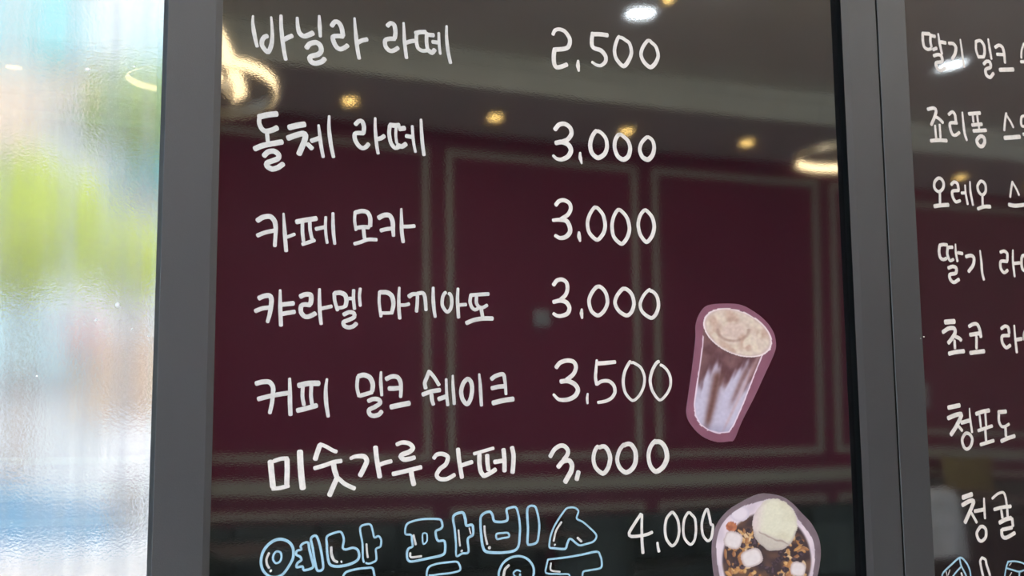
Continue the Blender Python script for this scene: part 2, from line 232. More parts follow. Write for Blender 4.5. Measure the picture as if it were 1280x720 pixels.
GLYPHS = '''
@1 310 10 8 w written_word|white handwritten Korean word 바닐라
20-40-32;50,78 48,150 60,240 78,330 92,385
20-42-44;232,90 240,180 243,290 232,375 203,440 170,418 140,370 143,320 165,290 192,280
30-40-36;330,75 332,180 345,320 362,440 378,515
44;355,318 400,295 440,278
26-44-50;492,95 498,180 515,250 560,282 610,268 648,250
24-40-30;712,78 716,160 724,285
48;585,398 620,358 680,345 722,375 732,430 700,465 640,480 615,500 635,540 680,553 740,535 766,508
44;838,178 868,138 905,145 935,195 950,275
44;950,285 900,280 848,290 862,350 890,395 925,412 965,397 995,375
22-40-36;1066,100 1072,200 1085,330 1098,430 1112,505
42;1095,348 1140,325 1190,314
@1 430 10 8 w written_word|white handwritten Korean word 라떼
42;435,178 465,152 502,170 515,240 508,300
42;508,308 450,308 412,325 415,380 445,420 480,430 515,415 540,398
22-36-34;596,148 600,220 605,330 615,420 625,500
40;618,348 660,335 700,328
44;715,252 760,242 815,240
36;725,258 724,330 740,400 785,428 828,425
36;828,250 825,330 835,410
42;845,268 895,272
44;845,425 880,448 905,418
38;885,338 935,345
28-30-26;948,250 950,340 955,400 963,460
24-36-34;1026,180 1026,300 1040,430 1065,550
@1 680 20 8 w written_price|white handwritten price 2,500
34-42-44-42;90,185 108,145 150,132 205,152 250,210 260,260 240,312 190,330 105,335 105,335 98,400 102,475 125,512 170,508 228,485
22-44-22;342,445 340,500 348,550
42;635,192 560,182 492,182
38-44-26;487,170 478,240 482,300 510,325 570,345 615,400 615,455 570,495 525,490 480,460
34-36-42-36-34;755,205 720,270 705,350 725,430 795,502 850,440 875,360 855,275 820,245 765,215
34-36-42-36-34;1040,245 990,310 970,385 1000,460 1062,512 1112,475 1142,400 1120,310 1075,265 1045,245
@1 310 130 8 w written_word|white handwritten Korean word 돌체
54;110,128 200,108 288,98
40-46-54;115,130 112,190 140,250 180,272 240,262 290,238
38;188,270 198,370
52;68,448 150,415 250,395 340,380
50;160,518 200,480 260,472 305,505 300,545 240,570 190,590 190,620 240,650 300,635 350,600
56;412,235 490,215 565,203
54;400,340 480,312 550,295 575,315 560,380 510,500
44;595,400 640,445
44;635,368 710,342
24-38-32;706,210 715,290 728,400 752,530
24-40-34;812,120 810,240 828,400 855,530
@1 430 130 8 w written_word|white handwritten Korean word 라떼 in the second row
42;115,203 150,170 182,175 200,230 195,290
42;195,292 140,290 108,300 112,360 150,420 190,442 225,425 245,400
24-36-32;312,140 312,230 320,340 330,430 342,495
42;335,350 370,342 402,320
46;460,210 510,215 550,212
38;458,215 452,300 470,390 510,440 545,432
28;520,240 518,320 528,390
48;555,248 605,242
46;535,412 580,425 618,400
40;622,320 680,330
28-30-26;683,220 690,330 700,410 715,480
26-36-34;770,155 775,270 785,400 800,510
@1 680 140 8 w written_price|white handwritten price 3,000, uppermost of the rows priced so
44;110,175 150,128 205,118 260,155 275,215 240,272 180,300
44-50-46-28;118,310 180,300 245,328 270,385 240,445 175,475 125,465 92,435
20-40-18;362,405 362,450 378,515
40-44-46-40-36;525,188 480,250 462,330 480,410 540,458 605,420 630,350 620,270 580,215 532,192
40-40-48-40-36;750,225 712,285 708,365 740,445 795,475 845,440 862,360 840,290 795,245 755,225
36-38-48-40-34;1025,255 975,310 958,380 985,450 1040,475 1085,430 1102,360 1090,295 1060,260 1025,252
@1 310 240 8 w written_word|white handwritten Korean word 카페
50-48-46-36-36;95,285 150,252 220,245 265,290 278,360 275,440 268,540
40;95,435 170,405 260,385
20-38-38;355,215 362,320 370,440 382,590
32;378,455 420,440 465,422
48;485,298 580,280 682,265
34;545,310 545,400 555,490
34;618,300 622,380 640,470
36;545,522 600,505 665,482
38;680,370 770,350
28;778,250 775,340 780,430 792,510
28-36-30;850,210 850,300 855,410 868,520
@1 430 240 8 w written_word|white handwritten Korean word 모카
30;110,200 107,290 120,380
42;115,205 180,190 235,205 262,260 262,340
40;125,358 190,350 250,352
36;195,370 205,460
36;105,518 170,500 240,475 325,477
48-46-44-34;348,258 400,232 455,235 485,290 490,370 495,438
38;368,385 430,370 490,365
22-38-36;573,168 575,280 578,400 592,500
36;590,345 650,345 705,340
@1 680 240 8 w written_price|white handwritten price 3,000, right of the mocha row
40;118,130 150,92 200,82 252,110 268,165 240,225 175,268
34-46-46-34;90,282 160,278 225,290 258,350 258,405 215,450 160,460 112,435
24-44-22;350,400 352,450 362,492
34-38-40-36;512,150 460,220 435,310 455,410 530,478 590,420 612,340 595,240 555,180 515,155
34-38-40-36;745,175 700,240 680,340 700,450 775,518 830,460 855,370 835,270 790,205 745,178
34-38-40-36;1005,182 960,240 942,330 965,430 1025,500 1080,440 1103,350 1085,260 1045,205 1008,182
@1 310 345 8 w written_word|white handwritten Korean word 캬라멜
46-46-42-34;110,222 160,200 215,197 235,235 228,320 215,390 195,460
42;75,350 140,325 215,315
24-40-38;322,140 322,260 325,380 330,495
44;345,285 455,273
42;345,378 465,358
46;525,205 570,185 625,188 632,240 622,282
44;622,290 565,285 532,300 530,360 560,400 600,408 645,390 672,374
26-38-34;715,130 715,250 720,370 732,480
36;735,325 780,315 835,303
34;862,172 868,250 895,342
44-46-40;868,172 920,167 970,190 985,245 975,300
34;895,320 940,315 978,300
34;1005,225 1045,225
32;1057,140 1055,230 1065,330
30;1122,125 1115,200 1122,298
40;958,385 1010,362 1058,372 1062,410 1010,438 955,462 965,500 1010,515 1058,500 1082,475
@1 460 345 8 w written_word|white handwritten Korean word 마끼아또
30;115,158 112,270 130,405
44-46-36;120,163 190,165 238,200 255,280 238,365
32;130,370 190,370 245,368
24-36-34;313,115 308,230 310,340 318,425
34;325,290 370,290 410,280
44-36;410,205 445,182 490,180
34;495,200 492,280 485,355
38-34;495,175 548,170 570,215 580,340
28-38-30;652,115 652,230 660,330 672,410
34;778,165 748,210 742,285 765,335 795,360 825,330 838,270 832,205 808,175
28-36-34;900,125 895,230 900,330 905,415
34;915,290 980,285
36;1025,192 1110,185 1205,180
34;1028,195 1020,260 1040,315 1070,338 1100,325
34;1085,205 1085,270 1110,308 1150,315 1190,292
36;1130,320 1145,400
42;985,470 1060,440 1150,425 1245,425
@1 680 335 8 w written_price|white handwritten price 3,000, right of the macchiato row
40;95,170 130,125 180,115 225,145 235,210 215,270 165,318
40-44-42-32;95,340 165,325 225,345 255,400 235,455 170,480 125,475 95,455
18-40-22;378,410 375,455 382,502
38;535,185 480,245 450,330 475,430 540,475 600,430 635,350 622,260 585,205 540,185
38;795,205 735,270 710,350 750,430 825,475 875,440 900,360 885,280 850,230 800,208
30-34-38-34;1060,215 1000,270 962,360 985,440 1070,500 1120,460 1145,380 1135,300 1105,250 1062,228
@1 310 450 8 w written_word|white handwritten Korean word 커피
46-46-42-38-36;82,235 150,218 215,222 250,270 250,330 240,430 218,530
44;103,390 200,365 300,345 400,330
28-42-40;416,185 420,300 420,420 425,548
52;508,255 600,235 708,233
36;548,270 545,370 560,450
36;633,265 630,360 640,440
46;495,505 580,485 685,455
24-42-34;790,190 778,290 782,430 802,565
@1 430 450 8 w written_word|white handwritten Korean word 밀크
34;138,168 130,270 150,362
46-48-42;145,162 200,150 258,175 288,240 283,310
40;158,358 220,340 280,322
24-36-28;370,120 368,220 378,355
42;245,410 290,390 345,395 362,430 310,468 250,500 260,545 300,558 350,545 376,515
44-42-32;423,190 480,165 535,172 565,220 570,300 566,370
44;450,285 500,285 560,280
50;470,470 560,450 652,432
@1 510 450 8 w written_word|white handwritten Korean word 쉐이크
38;213,112 190,170 168,230 177,282
36;215,118 260,170 310,250
42;148,345 230,315 318,300
40-36;235,345 240,400 255,445
44;308,390 380,365
26-32;382,190 385,300 390,380 398,452
22-34-32;448,155 450,260 458,360 462,440
42;600,188 555,230 532,310 545,390 590,442 625,390 642,300 632,225 600,190
22-36-32;712,140 722,240 728,350 735,455
42-40-32-30;835,190 880,158 950,142 968,200 975,270 980,342
42;838,283 900,268 965,262
48;850,430 950,405 1052,390
@1 685 440 8 w written_price|white handwritten price 3,500
42;82,155 120,108 190,85 255,98 280,150 255,220 185,280
44-46-46-40-26;128,295 200,290 270,325 300,380 270,440 200,475 110,475 55,425
20-28-22;398,415 392,460 395,515
42-36;502,115 590,108 672,100
24-32-34;488,80 480,180 475,260 488,325
34-36-30;488,322 540,292 610,292 658,335 670,400 640,455 580,490 500,505
32-32-26-28-28;825,95 770,190 752,300 775,410 845,485 910,440 955,350 965,250 930,160 870,115 835,108
32-32-26-28-28;1110,95 1050,170 1022,280 1045,390 1115,480 1180,430 1222,350 1225,260 1190,180 1125,130
@1 325 540 8 w written_word|white handwritten Korean word 미숫가루
54;105,295 115,400 130,548
38;140,290 210,268 275,265
48;270,275 272,380 268,520
38;125,567 200,560 285,538
58;400,195 405,320 415,450 428,562
48;600,130 575,200 552,272
36;600,122 660,145 720,180 765,198
40;545,362 640,335 740,300 812,290
50;735,320 745,380 765,440
48;765,470 730,550 695,632
40;780,460 850,520 945,565
32-46-48-48;905,265 955,245 1040,245 1068,290 1040,360 1002,435
46;1155,150 1165,250 1180,350 1198,450
40;1180,335 1240,310 1312,292
38-42-46-46-42;1368,125 1420,105 1490,115 1530,160 1490,200 1430,222 1405,245 1440,275 1490,270 1545,255
42;1330,420 1420,400 1520,375 1610,352
48;1510,390 1520,450 1538,525
@1 520 540 8 w written_word|white handwritten Korean word 라떼 in the sixth row
38-42-42-40-38;178,262 210,225 270,220 318,250 300,320 240,370 207,430 235,468 300,472 350,450 385,428
42;420,170 430,270 445,370 460,455
40;455,335 510,315 560,300
32;580,218 660,195 775,162
44;635,225 635,320 650,400 680,440
42;682,440 740,412 795,375
42;712,232 715,310 725,380
42;785,300 860,288
44;875,175 885,280 885,390
44;960,155 975,230 972,330 965,405
@1 680 535 8 w written_price|white handwritten price 3,000, lowest of the rows priced so
42;62,285 105,215 160,178 205,182 238,220 235,265 195,320
46-46-50-50;142,390 190,335 250,325 280,370 272,430 245,480 212,540
46;345,438 327,515
40-40-46-40;540,185 505,240 495,320 520,400 590,455 640,400 662,310 645,235 605,185 552,195
38-42-48-42;800,165 752,230 732,320 760,400 820,445 880,410 915,340 915,240 880,175 845,158 800,175
42-42-52-44;1115,130 1065,190 1045,280 1065,380 1120,435 1190,390 1230,300 1215,205 1170,145 1115,140
@1 770 620 8 w written_price|white handwritten price 4,000
30;250,180 190,270 132,370 150,403 230,400 310,385 362,362
26-28-32;260,185 258,300 260,440 270,570
24-30;415,465 420,510 430,555
28;555,165 505,230 490,330 505,430 560,498 610,450 632,350 618,240 580,175 555,165
26;725,165 685,230 672,340 690,430 745,485 785,440 800,340 790,230 755,185 728,165
26;910,132 875,200 858,290 870,390 915,448 950,425 966,350 970,290 950,285 935,210 912,132
@1 320 630 8 b outlined_letter|light blue outlined bubble letter 옛
24-30-24;205,730 140,725 90,690 60,640 50,570 70,480 130,400 210,355 280,357 340,390 372,450 370,540 330,620 270,700 205,730
20;205,475 175,510 172,560 200,592 240,575 255,530 245,485 205,475
22-26;520,385 470,395 445,425 455,455 410,468 403,508 440,525 455,560 415,590 405,632 465,625 480,662 570,632 555,540 535,460 520,385
24;550,345 600,318 635,400 660,520 670,645 615,665 590,580 567,440 550,345
w22;130,490 105,550 112,610 132,640
w30;146,667 149,669
@1 320 630 8 b outlined_letter|light blue outlined bubble letter 날
22-22-24-28-26-22;710,325 780,290 845,278 872,320 878,370 868,440 900,455 970,437 1018,460 1032,520 1010,565 930,605 820,625 750,612 725,570 712,480 708,400 710,325
20;1080,582 1065,400 1042,238 1110,202 1150,212 1170,280 1185,335 1225,320 1252,360 1245,425 1200,450 1203,520 1195,570 1100,588
22;865,735 900,682 1000,652 1100,640 1165,642 1185,720 1200,770
w24-30-24;752,432 755,500 778,560 815,580
w24;853,578 856,577
w20;1105,400 1110,480 1118,535
@1 490 630 8 b outlined_letter|light blue outlined bubble letter 팥
20-22-24-26-24-20;135,300 140,220 180,182 300,152 440,150 490,162 505,225 480,252 438,272 445,340 465,370 525,372 530,480 490,515 380,540 200,575 157,555 150,490 165,445 205,425 200,370 192,310 135,300
16;310,295 348,298 350,370 315,402 305,350 310,295
18-24-30-24-20;645,520 640,400 628,260 615,122 705,85 733,150 745,215 800,208 812,250 808,310 758,350 765,480 700,495 645,520
20;355,735 362,640 440,600 570,582 658,582 682,658 600,688 480,702 372,712
w22;215,310 225,350 238,405
w22;182,490 190,532 295,522
w18;665,260 672,340 680,420
w28;696,468 699,471
w14;772,240 788,300
@1 600 630 8 b outlined_letter|light blue outlined bubble letter 빙
26-26-22-26-30-24;10,125 50,88 100,78 125,110 150,175 270,165 265,65 270,48 355,32 385,110 400,220 397,320 385,420 340,468 210,487 65,478 27,420 12,300 5,200 10,125
20;170,350 165,300 230,290 280,290 290,328 230,340 170,350
22-26;475,45 545,22 575,90 593,200 588,300 568,383 500,408 475,390 480,250 475,45
24;190,765 190,680 232,590 310,535 400,522 475,550 525,610 540,680 520,765
16-20;405,675 365,662 335,690 350,725 395,730 400,700
w22;45,220 50,300 72,402
w32;90,436 100,438
w24-30;290,612 250,655 235,730
@1 600 630 8 b outlined_letter|light blue outlined bubble letter 수
18-20-24-20-18-20;900,35 860,50 800,130 740,230 705,330 695,430 740,442 850,448 875,390 905,348 990,412 1060,400 1130,378 1162,340 1158,300 1100,240 1030,180 968,145 985,72 950,38 900,35
18-22-20-18;680,555 850,535 1000,510 1170,477 1202,520 1217,570 1208,638 1100,662 1032,680 1025,765
18;680,555 665,620 662,690 780,700 890,705 885,765
w20;815,180 760,270 737,370
w24;746,406 749,410
w24;975,338 1015,375
w18;710,590 710,662 800,678
@2 1140 30 9.114 w written_word|white handwritten Korean word 딸기 in the top row
38;120,108 200,112
34;122,112 125,190 140,260 180,290 218,282
32;212,118 210,200 222,258
36;222,132 262,142
36;240,292 280,275
18-34-28;298,110 312,200 328,280 342,340
38;330,205 382,215
36;248,362 295,348 335,365 342,428 275,442 285,500 325,530 378,500
36-38-36;420,220 470,225 500,270 490,340 458,398
16-28-26;550,175 565,280 580,400 595,490
@2 1140 30 9.114 w written_word|white handwritten Korean word 밀크 in the top row
28;728,192 730,290 755,372
34;735,197 780,190 818,240 828,320 818,372
34;755,375 818,374
20-30-26;868,170 885,280 905,398
36;818,455 850,425 888,435 895,492 840,518 848,580 890,608 928,562
36-34-30;948,265 990,242 1030,265 1050,340 1060,442
34;968,345 1055,350
42;1000,522 1155,518
@2 1140 30 9.114 w written_word|white handwritten Korean word cut by the right edge, top row
26;1275,220 1250,300 1245,385
26;1278,225 1310,280 1345,330
34;1240,430 1370,432
@2 1140 125 9.114 w written_word|white handwritten Korean word 죠리퐁
38-36;180,105 250,92 275,125 255,200 220,283
34;272,192 310,215 352,258
28;262,290 275,430
28;315,280 325,425
40;215,465 300,457 395,463
34;418,165 460,135 490,170 500,250
34;512,262 435,264 440,340 465,395 500,400 540,370
20-30-30;573,140 585,260 600,380 625,458
38;648,158 775,148
26;692,170 700,250
26;742,165 752,250
38;685,285 795,275
28;760,290 765,330
38;700,352 842,345
40;780,412 738,460 760,518 800,528 828,480 818,428 780,412
@2 1140 125 9.114 w written_word|white handwritten Korean word cut by the right edge, second row
28;1075,150 1060,240 1052,345
24;1080,180 1120,240 1155,312
44;1055,432 1228,420
30;1320,180 1250,192 1252,295 1335,290
36;1268,390 1370,380
@2 1140 210 9.114 w written_word|white handwritten Korean word 오레오
34;300,115 258,160 258,230 305,270 350,238 362,180 338,128 300,115
30;318,280 320,400
42;255,435 330,425 415,420
34;448,190 480,158 518,180 532,248
34;532,255 462,265 465,330 500,385 548,372
32;565,285 605,285
20-28;605,195 612,290 635,412
18-28-26;660,155 668,280 695,422
32;785,148 748,200 758,268 800,308 838,270 838,200 812,158 785,148
28;802,310 805,420
38;752,465 820,440 892,440
@2 1140 210 9.114 w written_word|white handwritten Korean word cut by the right edge, third row
26;1145,155 1130,240 1120,332
24;1150,170 1190,240 1220,308
40;1105,417 1180,430 1330,412
@2 1140 295 9.114 w written_word|white handwritten Korean word 딸기 in the fourth row
36;315,105 360,97 400,102
36;315,112 308,180 325,250 360,268 392,255
36;405,130 462,127
32;408,128 402,200 420,260 440,283 472,265
16-28-28;495,92 500,190 518,288
36;522,190 575,200
38;415,365 460,347 502,362 500,422 430,440 440,500 480,528 535,495
38;615,235 670,222 706,250 698,330 645,405
18-32-30;775,165 790,290 800,420 820,498
@2 1140 295 9.114 w written_word|white handwritten Korean word cut by the right edge, fourth row
34;1008,185 1050,172 1086,202 1085,280
34;1085,290 1012,290 1012,370 1050,418 1090,390
20-28-26;1150,160 1150,280 1160,380 1170,462
34;1168,312 1228,306
34;1330,215 1262,225 1248,290 1262,380 1340,425
@2 1140 385 9.114 w written_word|white handwritten Korean word 초코
52;378,160 484,153
44;352,275 420,232 480,232 492,280 460,340 415,398
40;495,325 540,345 560,368
32;485,370 490,460
44;422,520 500,502 592,492
38;650,210 700,182 745,188 772,250 785,330
42;662,305 775,287
32;735,330 735,460
44;665,512 740,502 822,492
@2 1140 385 9.114 w written_word|white handwritten Korean word cut by the right edge, fifth row
36;1018,235 1060,207 1096,222 1108,285
36;1108,312 1028,322 1032,400 1075,452 1120,425
24-32;1165,200 1175,330 1195,505
38;1192,360 1250,352
34;1330,265 1285,270 1280,350 1340,390
@2 1140 490 9.114 w written_word|white handwritten Korean word 청포도
46;415,178 542,152
46;412,298 490,265 560,250 555,290 500,400 445,485
32;522,380 572,440
42;565,350 662,322
14-26-26;655,185 665,320 685,458
34;610,472 572,540 588,620 625,652 668,618 688,540 658,482 610,472
42;732,250 800,225 878,210
26;770,270 785,400
26;835,240 845,380
34;755,440 912,387
30;835,430 845,560
36;782,600 860,575 930,554
42;985,230 1070,222
30;990,238 990,330 1020,392 1060,393 1105,365
32;1065,410 1070,500
40;1018,560 1090,527 1168,502
@2 1140 605 9.114 w written_word|white handwritten Korean word 청귤
48;580,155 682,118
44;575,240 650,197 702,195 675,280 605,438
30;678,330 738,438
38;715,310 820,290
20-30-26;820,162 825,280 832,392
34;782,485 738,560 762,638 800,648 842,600 842,520 810,485 782,485
26;915,165 980,110 1040,97 1065,150 1080,240
36;938,290 1030,265 1125,255
30;1018,300 1030,385
30;1085,290 1090,370
42;998,440 1070,402 1128,387
32;1140,392 1150,478
38;1138,497 1030,520
38;1022,522 1028,590 1070,613 1170,558
@2 1140 641 9.114 b drawn_ice_cube|light blue outlined ice cube drawing beside a white straw
20;352,690 450,590 550,510 620,570 658,650 670,720 680,800 560,900 400,860 352,760 352,690
20;543,520 560,600 610,700 640,790
18;560,615 500,680 430,780
w12;390,670 400,720
w12;432,650 412,710
w22;562,685 590,780
@2 1140 641 9.114 w drawn_straw|white outlined drinking straw drawing
28;800,510 778,550 790,630 815,740 835,830
28;800,512 838,535 850,590 885,700 910,830
@2 1140 641 9.114 b drawn_ice_cube|light blue outlined ice cube drawing at the right edge
18;1095,557 1170,552 1250,568 1310,600
18;1095,557 1075,620 1058,720 1050,850
18;1075,630 1150,652 1220,670 1290,650
18;1225,672 1220,760 1215,850
w10;1135,680 1105,740
w10;1110,600 1132,572
'''

# parenting that keeps world coordinates
def wm(o):
    return (wm(o.parent) @ o.matrix_parent_inverse if o.parent else Matrix()) @ o.matrix_basis
def attach(o, parent):
    o.parent = parent; o.matrix_parent_inverse = wm(parent).inverted(); return o

# ------------------------------------------------------------------ menu boards
ZB, ZT = 0.62, 2.16
def bow(x, z):                                # the first panel is very slightly warped, like any large acrylic sheet
    t = (x - .575) / .40
    return .0016 * (z - 1.5) * max(0.0, 1 - t * t)
class Board:
    def __init__(s, origin, ang, pitch, width, bowf):
        s.o = Vector(origin); s.u = Vector((math.cos(ang), math.sin(ang), 0))
        s.v = Vector((0, 0, 1)); s.n = s.u.cross(s.v) ; s.w = width; s.bow = bowf; s.pitch = pitch  # n faces into the room
        if s.n.y > 0: s.n = -s.n
    def pt(s, a, z, out):                     # a along, z height, out toward the room from the glass plane
        return s.o + s.u * a + Vector((0, 0, z)) + s.n * out
    def gl(s, a, z): return -(s.bow(s.o.x + a, z)) + s.pitch * (z - 1.4)
    def hit(s, px, py, out=0.0):
        d = ray(px, py); k = 0.0
        for _ in range(3):
            p0 = s.o + s.n * (k + out)
            t = (p0 - CAM).dot(s.n) / d.dot(s.n); p = CAM + d * t
            a = (p - s.o).dot(s.u); k = s.gl(a, p.z)
        return a, p.z
def make_board(bd, wl, wr, lipl, lipr, gm, label):
    root = empty('menu_board', bd.o + Vector((0, 0, ZB)), label, 'menu board', 'handwritten menu boards side by side')
    W, D, d1 = bd.w, .0125, .0104
    def solid(quads, name, m):
        vs, fs = [], []
        for q in quads:
            k = len(vs); vs += [bd.pt(*p) for p in q]; fs.append(tuple(range(k, k + len(q))))
        o = mesh_obj(name, vs, fs, m); attach(o, root); return o
    # frame ring: profile swept around the four sides (offset inwards, height toward the room)
    a0, a1, z0, z1 = 0, W, ZB, ZT
    def ring(prof):
        loops = []
        for off_l, off_r, h in prof: loops.append([(a0 + off_l, z0 + off_l, h), (a1 - off_r, z0 + off_l, h), (a1 - off_r, z1 - off_l, h), (a0 + off_l, z1 - off_l, h)])
        q = []
        for A, Bq in zip(loops, loops[1:]):
            for i in range(4):
                j = (i + 1) % 4; q.append([A[i], A[j], Bq[j], Bq[i]])
        return q
    solid(ring([(0, 0, -.03), (0, 0, D - .0006)]), 'side_casing', M_black)
    solid(ring([(0, 0, D - .0006), (.0006, .0006, D), (wl, wr, D), (wl + lipl, wr + lipr, d1)]), 'frame', M_frame)
    solid(ring([(wl + lipl, wr + lipr, d1), (wl + lipl + .0002, wr + lipr + .0002, -.001)]), 'inner_seal', M_black)
    # glass panel
    nx, nz = 40, 60; vs = []; fs = []
    for j in range(nz + 1):
        for i in range(nx + 1):
            a = wl * .6 + (W - wl * .6 - wr * .6) * i / nx; z = ZB + .02 + (ZT - ZB - .04) * j / nz
            vs.append(bd.pt(a, z, bd.gl(a, z)))
    for j in range(nz):
        for i in range(nx):
            k = j * (nx + 1) + i; fs.append((k, k + 1, k + nx + 2, k + nx + 1))
    g = mesh_obj('glossy_panel', vs, fs, gm, smooth=True); attach(g, root)
    q = [[(0, ZB, -.03), (W, ZB, -.03), (W, ZT, -.03), (0, ZT, -.03)], [(.003, ZB + .003, -.02), (W - .003, ZB + .003, -.02), (W - .003, ZT - .003, -.02), (.003, ZT - .003, -.02)]]
    solid(q, 'back_cover', M_black)
    for a in (.15, W - .15):
        for z in (1.0, 1.8):
            p = bd.pt(a, z, -.03); y0 = p.y
            b = B(); b.box(p.x - .03, p.x + .03, y0, (.036 if p.x < .62 else .12), z - .04, z + .04).out('wall_bracket', M_metal); attach(bpy.data.objects[[o.name for o in C.objects][-1]], root)
    return root
bd1 = Board((0.1192, 0, 0), 0.0, 0.0, 0.9148, bow)
def bow2(x, z):                               # the right panel leans out a little at the top and bulges
    a = min(max(x - 1.0362 - .06, -.06), .2); h = z - 1.47
    return -.0074 * h - .002 * a * h + .5 * (.0162 - .1137 * a) * h * h * (1 if abs(h) < .5 else .25 / (h * h)) 
bd2 = Board((1.0362, 0.0, 0), .0524, 0.0, 0.93, bow2)
root1 = make_board(bd1, .048, .0467, .0073, .0096, M_glass, 'glossy black menu board filling the centre, with two printed drink stickers')
root2 = make_board(bd2, .050, .048, .0015, .009, M_glass2, 'glossy black menu board cut off at the right edge, without stickers')

attach(B().box(1.0341, 1.0361, -.0118, .028, ZB, ZT).out('gap_shade_strip', M_black), root1)  # black strip added where the gap between the boards is only shade
for (px_, py_, r) in ((1154.5, 421, .0011), (1150.5, 423, .0006)):
    a_, z_ = bd2.hit(px_, py_, .0125); p_ = bd2.pt(a_, z_, .0126); b_ = B()
    for v_ in bmesh.ops.create_icosphere(b_.bm, subdivisions=2, radius=r)['verts']: v_.co = Vector((v_.co.x * 1.3, v_.co.y * .3, v_.co.z * .8)) + p_
    attach(b_.out('paint_fleck', M_chalk2), root2)
def smooth_line(p):
    """Catmull-Rom through the points, a doubled point makes a corner"""
    segs = [[p[0]]]
    for a, b in zip(p, p[1:]):
        if a == b: segs.append([b])
        else: segs[-1].append(b)
    out = []
    for sg in segs:
        if len(sg) < 2: continue
        closed = len(segs) == 1 and len(sg) > 4 and abs(sg[0][0] - sg[-1][0]) + abs(sg[0][1] - sg[-1][1]) < 8
        for i in range(len(sg) - 1):
            p1, p2 = sg[i], sg[i + 1]
            p0 = sg[i - 1] if i else (sg[-2] if closed else (2 * p1[0] - p2[0], 2 * p1[1] - p2[1]))
            p3 = sg[i + 2] if i + 2 < len(sg) else (sg[1] if closed else (2 * p2[0] - p1[0], 2 * p2[1] - p1[1]))
            L = math.hypot(p2[0] - p1[0], p2[1] - p1[1]); n = max(1, min(10, int(L / 1.6)))
            for k in range(n):
                t = k / n
                f = lambda a, b, c, d: .5 * (2 * b + (c - a) * t + (2 * a - 5 * b + 4 * c - d) * t * t + (3 * b - a - 3 * c + d) * t ** 3)
                x = f(p0[0], p1[0], p2[0], p3[0]); y = f(p0[1], p1[1], p2[1], p3[1])
                out.append((x * .9 + (p1[0] * (1 - t) + p2[0] * t) * .1, y * .9 + (p1[1] * (1 - t) + p2[1] * t) * .1))
    out.append(p[-1]); return out
def ribbon(bd, pts, ws, lift, vs, fs):
    """a flat stroke of marker paint with rounded ends, a fraction of a millimetre thick; pts in pixels of the photo -> points on the panel"""
    P = []; 
    for (x, y) in pts:
        a, z = bd.hit(x, y, .0002); P.append(Vector((a, z)))
    n = len(P)
    if n < 2: return
    acc = [0]
    for a, b in zip(P, P[1:]): acc.append(acc[-1] + (b - a).length)
    tot = acc[-1] or 1
    def wid(t):
        if len(ws) == 1: return ws[0]
        u = t * (len(ws) - 1); i = min(int(u), len(ws) - 2); return ws[i] + (ws[i + 1] - ws[i]) * (u - i)
    T = []
    for i in range(n):
        d = P[min(i + 1, n - 1)] - P[max(i - 1, 0)]
        T.append(d.normalized() if d.length > 1e-9 else Vector((1, 0)))
    Lf, Rt = [], []
    for i in range(n):
        a, z = P[i]; sc = 0.5 / (F / (bd.pt(a, z, 0) - CAM).length) * 1.06
        h = wid(acc[i] / tot) * sc; nn = Vector((-T[i].y, T[i].x)) * h
        Lf.append(P[i] + nn); Rt.append(P[i] - nn)
    def cap(c, r, t, sgn):
        res = []
        nn = Vector((-t.y, t.x))
        for k in range(1, 5):
            a = math.pi * k / 5
            res.append(c + nn * (r * math.cos(a)) * sgn + t * (r * .62 * math.sin(a)) * sgn)
        return res
    rs = (Lf[0] - P[0]).length; re = (Lf[-1] - P[-1]).length
    k0 = len(vs)
    def add(p, out): vs.append(bd.pt(p.x, p.y, bd.gl(p.x, p.y) + out)); return len(vs) - 1
    L1 = [add(p, lift) for p in Lf]; R1 = [add(p, lift) for p in Rt]
    for i in range(n - 1): fs.append((L1[i], R1[i], R1[i + 1], L1[i + 1]))
    e = [add(p, lift) for p in cap(P[-1], re, T[-1], 1)]; fs.append(tuple([L1[-1]] + [R1[-1]] + e[::-1]))
    s_ = [add(p, lift) for p in cap(P[0], rs, T[0], -1)]; fs.append(tuple([R1[0]] + [L1[0]] + s_[::-1]))
    loop = L1 + e + R1[::-1] + s_
    low = [add(Vector(p), .00002) for p in [Lf[i] for i in range(n)] + cap(P[-1], re, T[-1], 1) + Rt[::-1] + cap(P[0], rs, T[0], -1)]
    m = len(loop)
    for i in range(m): fs.append((loop[i], loop[(i + 1) % m], low[(i + 1) % m], low[i]))
def write(block):
    head, *lines = block.strip().split('\n')
    spec, name, label = None, None, None
    left, label = head.split('|'); q = left.split()
    bd, root = (bd1, root1) if q[0] == '1' else (bd2, root2)
    ox, oy, sc, colr, name = float(q[1]), float(q[2]), float(q[3]), q[4], q[5]
    main, his = ([], []), []
    for i, ln in enumerate(lines):
        wsp, pp = ln.split(';'); tgt = main
        if wsp[0] == 'w': wsp = wsp[1:]; tgt = ([], []) if colr == 'b' else main
        if tgt is not main: his.append(tgt)
        ws = [float(v) / sc * (.9 if colr == 'b' else .97) for v in wsp.split('-')]
        pts = [tuple(float(c) for c in p.split(',')) for p in pp.split()]
        pts = [(ox + x / sc, oy + y / sc) for x, y in pts]
        ribbon(bd, smooth_line(pts), ws, .00022 + .000012 * i, *tgt)
    o = mesh_obj(name, main[0], main[1], M_blue if colr == 'b' else (M_chalk2 if (q[0] == '2' or name == 'written_price' or oy >= 530) else M_chalk)); attach(o, root); o['label'] = label
    for hi in his:
        h = mesh_obj('highlight_stroke', hi[0], hi[1], M_chalk); attach(h, o); h['label'] = 'white shine strokes inside the blue letter'
for blk in GLYPHS.split('@')[1:]: write(blk)

